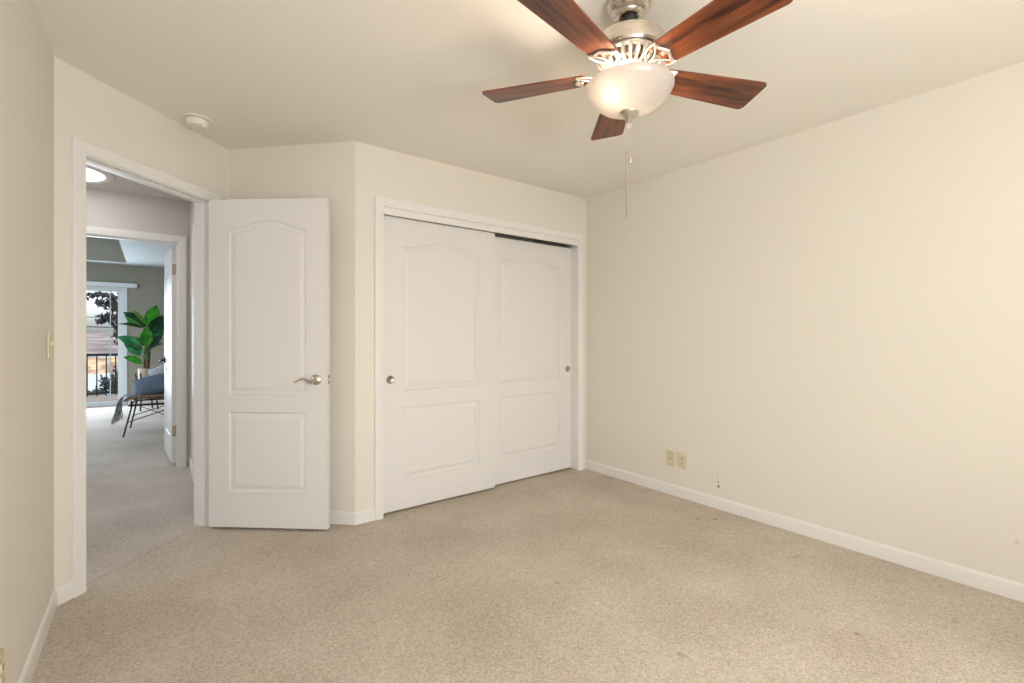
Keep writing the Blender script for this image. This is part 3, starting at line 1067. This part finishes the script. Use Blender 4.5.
PIT = -0.1913
E_DEP = Vector((sy_, cy_, 0))
HANG = Vector((0, 0, 2.375))
TILT = Matrix.Translation(HANG) @ Matrix.Rotation(0.0303, 4, E_DEP) @ Matrix.Translation(-HANG)   # the fan hangs slightly off plumb
E_LAT = Vector((cy_, -sy_, 0))
BL_OFF = Matrix.Translation(E_LAT * -0.0035)
DEV = [0, 0, 0, R(-1.6), R(1.6)]
proto = make_blade()
for k in range(5):
    bl = proto if k == 0 else copy_tree(proto, fan)
    ang = 0.2468 - YAW + k * 2 * math.pi / 5 + DEV[k]
    bl.matrix_local = BL_OFF @ TILT @ Matrix.Translation((0, 0, ZB)) @ Matrix.Rotation(ang, 4, 'Z') @ Matrix.Rotation(PIT, 4, 'X')


# ------------------------------------------------------------------ small bedroom fittings
sd = empty('smoke_detector', (0.206, 3.236, H))
tag(sd, 'round white smoke detector on the ceiling above the doorway', 'smoke detector')
bm = bmesh.new()
lathe(bm, [(0.0, 0.0), (0.072, 0.0), (0.074, -0.004), (0.070, -0.009), (0.0, -0.009)], 40)
link('base', bm, M['white_plastic'], sd, True, 35)
bm = bmesh.new()
lathe(bm, [(0.0, -0.009), (0.054, -0.009), (0.054, -0.012), (0.0, -0.012)], 40)
link('vent_gap', bm, M['brass'], sd, True, 35)
bm = bmesh.new()
lathe(bm, [(0.0, -0.012), (0.056, -0.012), (0.056, -0.022), (0.052, -0.036), (0.044, -0.044), (0.0, -0.046)], 40)
cv = link('cover', bm, M['white_plastic'], sd, True, 30)
bm = bmesh.new()
lathe(bm, [(0.0, -0.043), (0.012, -0.043), (0.011, -0.051), (0.0, -0.052)], 20, (0.030, -0.022, 0))
link('test_button', bm, M['white_plastic'], cv, True, 40)


def plate(name, loc, rz, w, h, label, cat, kind_, group=None):
    t = empty(name, loc, rz)
    tag(t, label, cat, group)
    pl = link('cover_plate', rbox(-w / 2, w / 2, -0.007, -0.001, -h / 2, h / 2, 0.0022), M['ivory'], t)
    if kind_ == 'switch':
        link('toggle', rbox(-0.0045, 0.0045, -0.019, -0.006, -0.004, 0.012, 0.002), M['ivory'], t)
        zs = (0.030, -0.030)
    elif kind_ == 'coax':
        bm = bmesh.new()
        lathe(bm, [(0, 0), (0.0055, 0), (0.0055, 0.006), (0.004, 0.006), (0.004, 0.012), (0.0, 0.012)], 16, (0, -0.006, 0), Matrix.Rotation(R(90), 4, 'X'))
        link('coax_jack', bm, M['brass'], t, True, 40)
        zs = (0.042, -0.042)
    else:
        for z in (0.020, -0.020):
            f = link('socket', rbox(-0.0165, 0.0165, -0.0105, -0.006, z - 0.014, z + 0.014, 0.002), M['ivory'], t)
            bm = bmesh.new()
            box(bm, -0.0075, -0.0050, -0.0110, -0.0100, z - 0.002, z + 0.008)
            box(bm, 0.0050, 0.0075, -0.0110, -0.0100, z - 0.002, z + 0.007)
            box(bm, -0.0025, 0.0025, -0.0110, -0.0100, z - 0.010, z - 0.006)
            link('slot', bm, M['black'], f)
        zs = (0.0,)
    for z in zs:
        bm = bmesh.new()
        lathe(bm, [(0, 0), (0.003, 0), (0.0025, 0.0015), (0, 0.002)], 12, (0, -0.007, z), Matrix.Rotation(R(90), 4, 'X'))
        link('screw', bm, M['brass'], t, True, 40)
    return t


plate('cable_outlet', (XR, 2.122, 0.276), R(-90), 0.074, 0.116, 'ivory cable wall plate with one round jack, the one nearer the closet', 'wall plate', 'coax')
plate('power_outlet', (XR, 2.022, 0.277), R(-90), 0.074, 0.116, 'ivory double power outlet beside the cable plate on the bare wall', 'outlet', 'power')
plate('light_switch', (XL, 2.745, 1.165), R(90), 0.072, 0.116, 'ivory light switch on the wall beside the doorway', 'light switch', 'switch')
plate('power_outlet', (XL, 1.936, 0.245), R(90), 0.072, 0.116, 'ivory power outlet low on the wall with the light switch', 'outlet', 'power')

# spring door stop on the skirting of the return wall
q = C2 + (C3 - C2).normalized() * 0.52
ds = empty('door_stop', (q.x, q.y, 0.048), math.atan2(C3.y - C2.y, C3.x - C2.x))
tag(ds, 'small dark spring door stop on the baseboard by the open door', 'door stop')
bm = bmesh.new()
pts = [(0.006 * math.cos(i * 0.8), -0.013 - 0.0009 * i, 0.006 * math.sin(i * 0.8)) for i in range(60)]
tube(bm, pts, 0.0012, 5)
lathe(bm, [(0, 0), (0.010, 0), (0.009, 0.004), (0, 0.005)], 16, (0, -0.013, 0), Matrix.Rotation(R(90), 4, 'X'))
link('spring', bm, M['brass'], ds, True, 50)
bm = bmesh.new()
lathe(bm, [(0, 0), (0.008, 0), (0.009, 0.005), (0.008, 0.012), (0, 0.013)], 16, (0, -0.066, 0), Matrix.Rotation(R(90), 4, 'X'))
link('rubber_tip', bm, M['black'], ds, True, 50)

# ------------------------------------------------------------------ hall ceiling light
hl = empty('ceiling_light', (-0.535, 4.83, H))
tag(hl, 'round glowing light in the hall ceiling', 'ceiling light')
bm = bmesh.new()
lathe(bm, [(0.300, 0.0), (0.300, -0.006), (0.292, -0.012), (0.255, -0.014), (0.248, -0.010), (0.248, 0.0)], 64, cap=False)
link('trim_ring', bm, M['white'], hl, True, 40)
bm = bmesh.new()
lathe(bm, [(0.0, -0.014), (0.12, -0.013), (0.20, -0.011), (0.247, -0.006), (0.247, -0.001), (0.0, -0.001)], 64)
link('diffuser', bm, M['hall_lamp'], hl, True, 40)

# ------------------------------------------------------------------ far bedroom: chair, cushions, throw, plant
CHX, CHY = 0.065, 7.58                               # chair faces -x
ch = empty('lounge_chair', (CHX, CHY, 0), R(-4))
tag(ch, 'low woven rattan lounge chair on thin black metal legs in the far bedroom', 'chair')
# woven shell: section in x-z swept over y
sec = [(-0.295, 0.425), (-0.28, 0.436), (-0.2, 0.430), (-0.05, 0.412), (0.12, 0.405), (0.22, 0.425), (0.29, 0.50), (0.34, 0.62), (0.38, 0.76), (0.39, 0.80)]
bm = bmesh.new()
rows = []
NY = 17
for i, (sx, sz) in enumerate(sec):
    row = []
    for j in range(NY):
        u = -1 + 2 * j / (NY - 1)
        half = 0.34 if i < 6 else 0.34 + 0.02 * (i - 5) * 0.3
        lift = 0.055 * abs(u) ** 4 + (0.0 if i < 6 else 0)
        if i <= 1:
            lift *= 0.3
        back = -0.09 * abs(u) ** 3 if i >= 6 else 0
        row.append(bm.verts.new((sx + back, u * half, sz + lift)))
    rows.append(row)
for a, b_ in zip(rows, rows[1:]):
    for j in range(NY - 1):
        bm.faces.new((a[j], a[j + 1], b_[j + 1], b_[j]))
bmesh.ops.solidify(bm, geom=bm.faces[:], thickness=0.03)
link('seat', bm, M['rattan'], ch, True, 60)
bm = bmesh.new()
rim = [(-0.295, -0.34, 0.43), (-0.295, 0.34, 0.43), (-0.18, 0.35, 0.49), (0.1, 0.35, 0.47), (0.22, 0.35, 0.52), (0.29, 0.35, 0.72), (0.36, 0.25, 0.82), (0.38, 0, 0.85),
       (0.36, -0.25, 0.82), (0.29, -0.35, 0.72), (0.22, -0.35, 0.52), (0.1, -0.35, 0.47), (-0.18, -0.35, 0.47)]
tube(bm, rim, 0.014, 8, closed=True)
link('rim', bm, M['rattan'], ch, True)
bm = bmesh.new()
fz = 0.36
fr_ = [(-0.26, -0.28, fz), (0.24, -0.28, fz), (0.24, 0.28, fz), (-0.26, 0.28, fz)]
for i in range(4):
    tube(bm, [fr_[i], fr_[(i + 1) % 4]], 0.011, 8)
for (x, y) in ((-0.24, -0.28), (0.2, -0.28), (-0.24, 0.28), (0.2, 0.28)):
    tube(bm, [(x, y, fz), (x, y, 0.42)], 0.009, 8)
link('frame', bm, M['black_metal'], ch, True, 50)
for (x, y, fx, fy) in ((-0.235, -0.27, -0.31, -0.33), (-0.235, 0.27, -0.31, 0.33), (0.21, -0.27, 0.30, -0.33), (0.21, 0.27, 0.30, 0.33)):
    bm = bmesh.new()
    tube(bm, [(x, y, fz), (fx, fy, 0.003)], 0.009, 8)
    lathe(bm, [(0, 0.0), (0.012, 0.0), (0.011, 0.008), (0, 0.01)], 12, (fx, fy, 0.0))
    link('leg', bm, M['black_metal'], ch, True, 50)
bm = bmesh.new()
tube(bm, [(-0.275, -0.30, 0.165), (0.235, -0.28, 0.33)], 0.006, 6)
tube(bm, [(-0.275, 0.30, 0.165), (0.235, 0.28, 0.33)], 0.006, 6)
tube(bm, [(-0.24, 0.28, 0.30), (0.285, -0.31, 0.12)], 0.0045, 6)
link('brace', bm, M['black_metal'], ch, True, 50)


def cushion(name, w, h, d, mat, label, loc, rot, cat='cushion', group=None):
    bm = bmesh.new()
    N = 16
    top, bot = {}, {}
    for i in range(N + 1):
        for j in range(N + 1):
            u, v = -1 + 2 * i / N, -1 + 2 * j / N
            e_ = max(0.0, (1 - u * u) * (1 - v * v)) ** 0.42
            pin = 1 - 0.07 * (1 - u * u) * v * v
            pin2 = 1 - 0.07 * (1 - v * v) * u * u
            x, y = u * w / 2 * pin2, v * h / 2 * pin
            wr = 0.006 * math.sin(5 * u + 3 * v) * e_
            t_ = bm.verts.new((x, y, d / 2 * e_ + wr + 0.001))
            top[i, j] = t_
            if i in (0, N) or j in (0, N):
                bot[i, j] = t_
            else:
                bot[i, j] = bm.verts.new((x, y, -d / 2 * e_ + wr - 0.001))
    for i in range(N):
        for j in range(N):
            bm.faces.new((top[i, j], top[i + 1, j], top[i + 1, j + 1], top[i, j + 1]))
            bm.faces.new((bot[i, j], bot[i, j + 1], bot[i + 1, j + 1], bot[i + 1, j]))
    o = link(name, bm, mat, None, True)
    o.location = loc
    o.rotation_euler = rot
    return tag(o, label, cat, group)


cushion('cushion', 0.52, 0.33, 0.15, M['blue_cloth'], 'blue grey cushion lying at the front of the woven chair', (0.060, 7.42, 0.592), (R(42), R(-14), R(-8)))
cushion('cushion', 0.42, 0.42, 0.13, M['pale_cloth'], 'pale grey cushion leaning behind the blue one on the woven chair', (0.225, 7.74, 0.675), (R(62), R(-28), R(10)))
# throw draped over the front edge of the seat, hanging to the left
th = empty('throw_blanket', (CHX, CHY, 0), R(-4))
tag(th, 'mottled grey fringed throw hanging over the edge of the woven chair', 'throw')
path = [(0.02, 0.452), (-0.08, 0.458), (-0.18, 0.464), (-0.27, 0.468), (-0.315, 0.458), (-0.328, 0.42), (-0.333, 0.35), (-0.335, 0.28), (-0.337, 0.225)]
bm = bmesh.new()
rows = []
for i, (x, z) in enumerate(path):
    row = []
    for j in range(25):
        u = j / 24
        hang = max(0, i - 4) / 4
        y = -0.35 + u * (0.36 - 0.04 * hang)
        fold = 0.014 * math.sin(u * 22 + i * 0.4) * (0.15 + hang)
        row.append(bm.verts.new((x - abs(fold) - 0.015 - 0.05 * hang * (1 - u) ** 1.5, y, z + (0.012 if i < 5 else 0) + (0.03 * u * hang if i > 5 else 0))))
    rows.append(row)
for a, b_ in zip(rows, rows[1:]):
    for j in range(24):
        bm.faces.new((a[j], a[j + 1], b_[j + 1], b_[j]))
ends = [v.co.copy() for v in rows[-1]]
bmesh.ops.solidify(bm, geom=bm.faces[:], thickness=0.006)
link('cloth', bm, M['throw'], th, True)
bm = bmesh.new()
for p in ends:
    dx, dy = rnd.uniform(-0.012, 0.012), rnd.uniform(-0.008, 0.008)
    tube(bm, [p + Vector((0, 0, 0.004)), p + Vector((dx * .5, dy, -0.03)), p + Vector((dx, dy, -0.06 - rnd.uniform(0, 0.02)))], [0.004, 0.005, 0.003], 5)
link('fringe', bm, M['throw'], th, True)

# plant in a pot on a wooden stand
PY = 9.75
pc = at_y(146.5, 362, PY)
PX = pc.x
pl = empty('potted_plant', (PX, PY, 0))
tag(pl, 'tall broad-leaved green plant in a beige pot behind the woven chair', 'plant')
bm = bmesh.new()
lathe(bm, [(0.0, 0.30), (0.075, 0.30), (0.095, 0.35), (0.108, 0.55), (0.112, 0.67), (0.105, 0.675), (0.10, 0.64), (0.0, 0.63)], 40)
link('pot', bm, M['pot'], pl, True, 40)
bm = bmesh.new()
tube(bm, [(0.115 * math.cos(t), 0.115 * math.sin(t), 0.32) for t in [2 * math.pi * i / 24 for i in range(24)]], 0.008, 6, closed=True)
tube(bm, [(-0.115, 0, 0.30), (0.115, 0, 0.30)], 0.008, 6)
for k in range(4):
    a = R(45 + 90 * k + 18)
    c_, s_ = math.cos(a), math.sin(a)
    tube(bm, [(0.17 * c_, 0.17 * s_, 0.0), (0.128 * c_, 0.128 * s_, 0.32), (0.16 * c_, 0.16 * s_, 0.60)], 0.011, 8)
link('stand', bm, M['bark'], pl, True, 50)
bm = bmesh.new()
for k in range(4):
    a = k * 1.7
    tube(bm, [(0.02 * math.cos(a), 0.02 * math.sin(a), 0.63), (0.035 * math.cos(a), 0.035 * math.sin(a), 0.85), (0.03 * math.cos(a + .5), 0.03 * math.sin(a + .5), 1.0)], [0.022, 0.017, 0.012], 8)
link('stem', bm, M['trunk'], pl, True)


def leaf(b0, b1, w, mat, dy0=0.0, dy1=-0.15, droop=0.04, twist=0.0, curl=0.25):
    """b0 base px, b1 tip px (measured on the photograph); dy offsets towards the viewer"""
    B = at_y(b0[0], b0[1], PY + dy0) - Vector((PX, PY, 0))
    Tt = at_y(b1[0], b1[1], PY + dy1) - Vector((PX, PY, 0))
    st = Vector((0.01, 0, 0.74))
    bm = bmesh.new()
    L = (Tt - B).length
    ax = (Tt - B).normalized()
    view = Vector((0.3, -1, 0.1)).normalized()
    side = ax.cross(view).normalized()
    nor = side.cross(ax).normalized()
    side2 = (side * math.cos(twist) + nor * math.sin(twist)).normalized()
    nor2 = side2.cross(ax).normalized()
    NL = 14
    rows = []
    for i in range(NL + 1):
        u = i / NL
        c = B + (Tt - B) * u + Vector((0, 0, droop * math.sin(math.pi * u)))
        ww = w * 0.47 * (math.sin(math.pi * min(1, u ** 0.85)) ** 0.95 if 0 < u < 1 else 0.02)
        row = []
        for v in (-1, -0.55, 0, 0.55, 1):
            row.append(bm.verts.new(c + side2 * ww * v + nor2 * (curl * ww * (abs(v) ** 1.5))))
        rows.append(row)
    for a, b_ in zip(rows, rows[1:]):
        for j in range(4):
            bm.faces.new((a[j], a[j + 1], b_[j + 1], b_[j]))
    bmesh.ops.solidify(bm, geom=bm.faces[:], thickness=0.003)
    mid = (st + B) / 2 + Vector((0, 0, 0.02))
    tube(bm, [st, mid, B, B + (Tt - B) * 0.5 + Vector((0, 0, droop)) + nor2 * 0.002, Tt], [0.010, 0.008, 0.006, 0.004, 0.001], 6)
    return link('leaf', bm, mat, pl, True)


G, D_, GG, LM = M['leaf_green'], M['leaf_deep'], M['leaf_grey'], M['leaf_lime']
leaf((147, 326), (131, 308.5), 0.07, LM, 0.0, -0.05, 0.02, 0.5)
leaf((146, 327), (123, 312), 0.15, D_, 0.05, 0.0, 0.03, 0.25)
leaf((144, 328), (124, 315), 0.10, G, 0.0, -0.10, -0.02, 0.8)
leaf((144, 328), (117, 324), 0.06, D_, -0.05, -0.25, 0.03, 0.7)
leaf((148, 327), (157, 305), 0.22, G, 0.1, 0.15, 0.0, 0.1)
leaf((152, 334), (163, 315), 0.24, D_, -0.1, -0.15, 0.0, 0.0)
leaf((155, 337), (169, 322), 0.18, GG, 0.1, 0.2, 0.0, 0.3)
leaf((145, 347), (146.5, 326), 0.20, G, -0.15, -0.28, 0.0, 0.0, 0.35)
leaf((142, 351), (117, 336.5), 0.17, GG, -0.05, -0.3, 0.05, 0.2)
leaf((141, 356), (123, 341), 0.16, GG, 0.0, -0.15, 0.02, 0.1)
leaf((143, 364), (123, 357), 0.12, G, -0.05, -0.2, 0.03, 0.3)
leaf((141, 345), (130, 337), 0.14, D_, 0.15, 0.2, 0.0, 0.0)
leaf((148, 350), (164, 332), 0.10, D_, -0.05, -0.1, 0.0, 0.2)
leaf((149, 348), (163, 344), 0.09, GG, 0.05, 0.1, 0.03, 0.4)
leaf((148, 340), (160, 330), 0.16, D_, 0.2, 0.3, 0.0, 0.0)

# ------------------------------------------------------------------ outside the glass door
DZK = -0.10
RY = 13.6
bm = bmesh.new()
for i in range(20):
    y0 = FY1 + 0.14 + i * 0.15
    box(bm, -4.5, 3.0, y0, y0 + 0.143, DZK - 0.03, DZK)
struct('deck_floor', bm, M['deck'], 'weathered deck outside the glass door', 'deck')
dr = empty('deck_railing', (0, RY, DZK))
tag(dr, 'dark metal deck railing with thin balusters outside the glass door', 'railing')
bm = bmesh.new()
box(bm, -4.0, 2.0, -0.035, 0.035, 0.86, 0.92)
link('top_rail', bm, M['black_metal'], dr)
bm = bmesh.new()
box(bm, -4.0, 2.0, -0.02, 0.02, 0.05, 0.085)
link('bottom_rail', bm, M['black_metal'], dr)
x = -3.3
while x < 0.6:
    bm = bmesh.new()
    box(bm, x - 0.011, x + 0.011, -0.011, 0.011, 0.0, 0.87)
    link('baluster', bm, M['black_metal'], dr)
    x += 0.157

# overhead lines
for nm, ypx, rr, lab in (('utility_wire', 317.3, 0.010, 'upper thin dark wire crossing the view outside'), ('utility_wire', 327.0, 0.016, 'lower dark wire crossing the view outside')):
    a = at_y(70, ypx - 0.6, 18.0); b_ = at_y(128, ypx + 0.6, 18.0)
    bm = bmesh.new()
    d = (b_ - a)
    tube(bm, [a - d * 2, b_ + d * 1.5], rr, 6)
    o = link(nm, bm, M['bark']); tag(o, lab, 'wire')


def leaf_cloud(bm, c, r, n, size):
    for _ in range(n):
        p = Vector((rnd.gauss(0, 1), rnd.gauss(0, 1), rnd.gauss(0, 1)))
        p = c + Vector((p.x * r[0], p.y * r[1], p.z * r[2])) * 0.5
        a = Vector((rnd.uniform(-1, 1), rnd.uniform(-1, 1), rnd.uniform(-1, 1))).normalized()
        b2_ = a.orthogonal().normalized()
        s = size * rnd.uniform(0.6, 1.3)
        n_ = a.cross(b2_)
        vs = [p - a * s, p + b2_ * s * 0.45, p + a * s, p - b2_ * s * 0.45]
        top_ = bm.verts.new(p + n_ * s * 0.12)
        vv = [bm.verts.new(q_) for q_ in vs]
        for i in range(4):
            bm.faces.new((vv[i], vv[(i + 1) % 4], top_))


TY = 12.6
tr_ = empty('tree', (0.15, TY, DZK - 2))
tag(tr_, 'dark-leaved tree branch hanging in front of the sky outside the glass door', 'tree')
inv = Vector((0.15, TY, DZK - 2))
bm = bmesh.new()
bp_ = [at_y(124, 380, TY), at_y(119, 345, TY), at_y(118, 325, TY), at_y(116, 305, TY), at_y(108, 297, TY), at_y(96, 294, TY)]
tube(bm, [Vector((0.1, 0, 0))] + [p - inv for p in bp_], [0.06, 0.03, 0.02, 0.016, 0.012, 0.008, 0.005], 6)
for p0, p1 in (((117, 318), (104, 318)), ((116, 308), (100, 301)), ((118, 345), (112, 338)), ((118, 330), (114, 336)), ((117, 322), (98, 321)), ((114, 303), (96, 303))):
    tube(bm, [at_y(*p0, TY) - inv, at_y(*p1, TY) - inv], [0.009, 0.004], 5)
link('branch', bm, M['bark'], tr_, True)
bm = bmesh.new()
for (px, py, rx, rz, n) in ((92, 295, 4, 3, 26), (98, 294, 4, 3, 30), (104, 295, 4, 3, 30), (110, 297, 4, 4, 34), (115, 299, 3, 5, 26), (100, 303, 4, 4, 26), (107, 302, 4, 3, 26),
                            (113, 306, 5, 5, 50), (117, 309, 4, 6, 40), (104, 308, 1.5, 3, 6), (103, 317, 4, 3, 26), (109, 318, 5, 4, 36), (100, 321, 4, 2.5, 20), (114, 321, 5, 6, 50),
                            (117, 328, 3, 5, 26), (116, 336, 3, 3, 14), (118, 343, 2, 3, 8)):
    c = at_y(px, py, TY) - inv
    k = 8.6 * 1.15 / 473
    leaf_cloud(bm, c, (rx * k, 0.10, rz * k), int(n * 1.2), 0.052)
link('foliage', bm, M['tree_leaf'], tr_)

SY = 14.3
bm = bmesh.new()
for (px, py, rx, rz, n) in ((100, 392, 8, 4, 90), (108, 385, 6, 6, 90), (116, 378, 6, 9, 120), (116, 390, 6, 8, 120), (94, 394, 5, 3, 40), (104, 379, 3, 3, 20), (88, 396, 6, 3, 40)):
    c = at_y(px, py, SY)
    k = 10.6 * 1.1 / 473
    leaf_cloud(bm, c, (rx * k, 0.3, rz * k), n, 0.05)
for px in (96, 104, 112, 117):
    a = at_y(px, 392, SY)
    tube(bm, [Vector((a.x, a.y, -1.2)), a, at_y(px + 1, 380, SY)], [0.03, 0.02, 0.006], 5)
sh = link('shrub', bm, M['shrub_leaf']); tag(sh, 'dark bushy shrub behind the deck railing', 'shrub')

# land and lake
def terrain(name, x0, x1, y0, y1, zf, mat, nx=60, ny=24, label=None, cat=None):
    bm = bmesh.new()
    g = []
    for i in range(nx + 1):
        g.append([bm.verts.new((x0 + (x1 - x0) * i / nx, y0 + (y1 - y0) * j / ny, zf(i / nx, j / ny))) for j in range(ny + 1)])
    for i in range(nx):
        for j in range(ny):
            bm.faces.new((g[i][j], g[i + 1][j], g[i + 1][j + 1], g[i][j + 1]))
    return struct(name, bm, mat, label, cat, True)


def ht(u, v, s):
    return math.sin(u * 9 + s) * 0.4 + math.sin(u * 23 + v * 7 + s * 2) * 0.2 + math.sin(u * 51 + v * 19) * 0.08 + math.sin(v * 13 + u * 37) * 0.06


terrain('lake', -1500, 900, 300, 2600, lambda u, v: -60, M['water'], 2, 2, 'pale lake below the hills', 'lake')
terrain('ground', -40, 40, 13.8, 60, lambda u, v: -1.3 - v * 24, M['slope'], 12, 12, 'slope falling away below the deck', 'ground')
terrain('hill_far', -2000, 1200, 1900, 3200, lambda u, v: -62 + 84 * (v ** 0.5) + 22 * v * ht(u, v, 1), M['hill'], 90, 30, 'brown scrub hills beyond the lake', 'hill')
terrain('hill_shore', -900, 600, 1010, 1250, lambda u, v: -62 + math.sin(math.pi * v) * (22 + 9 * ht(u, v, 3)), M['shore'], 90, 12, 'warm dry shore across the lake', 'hill')
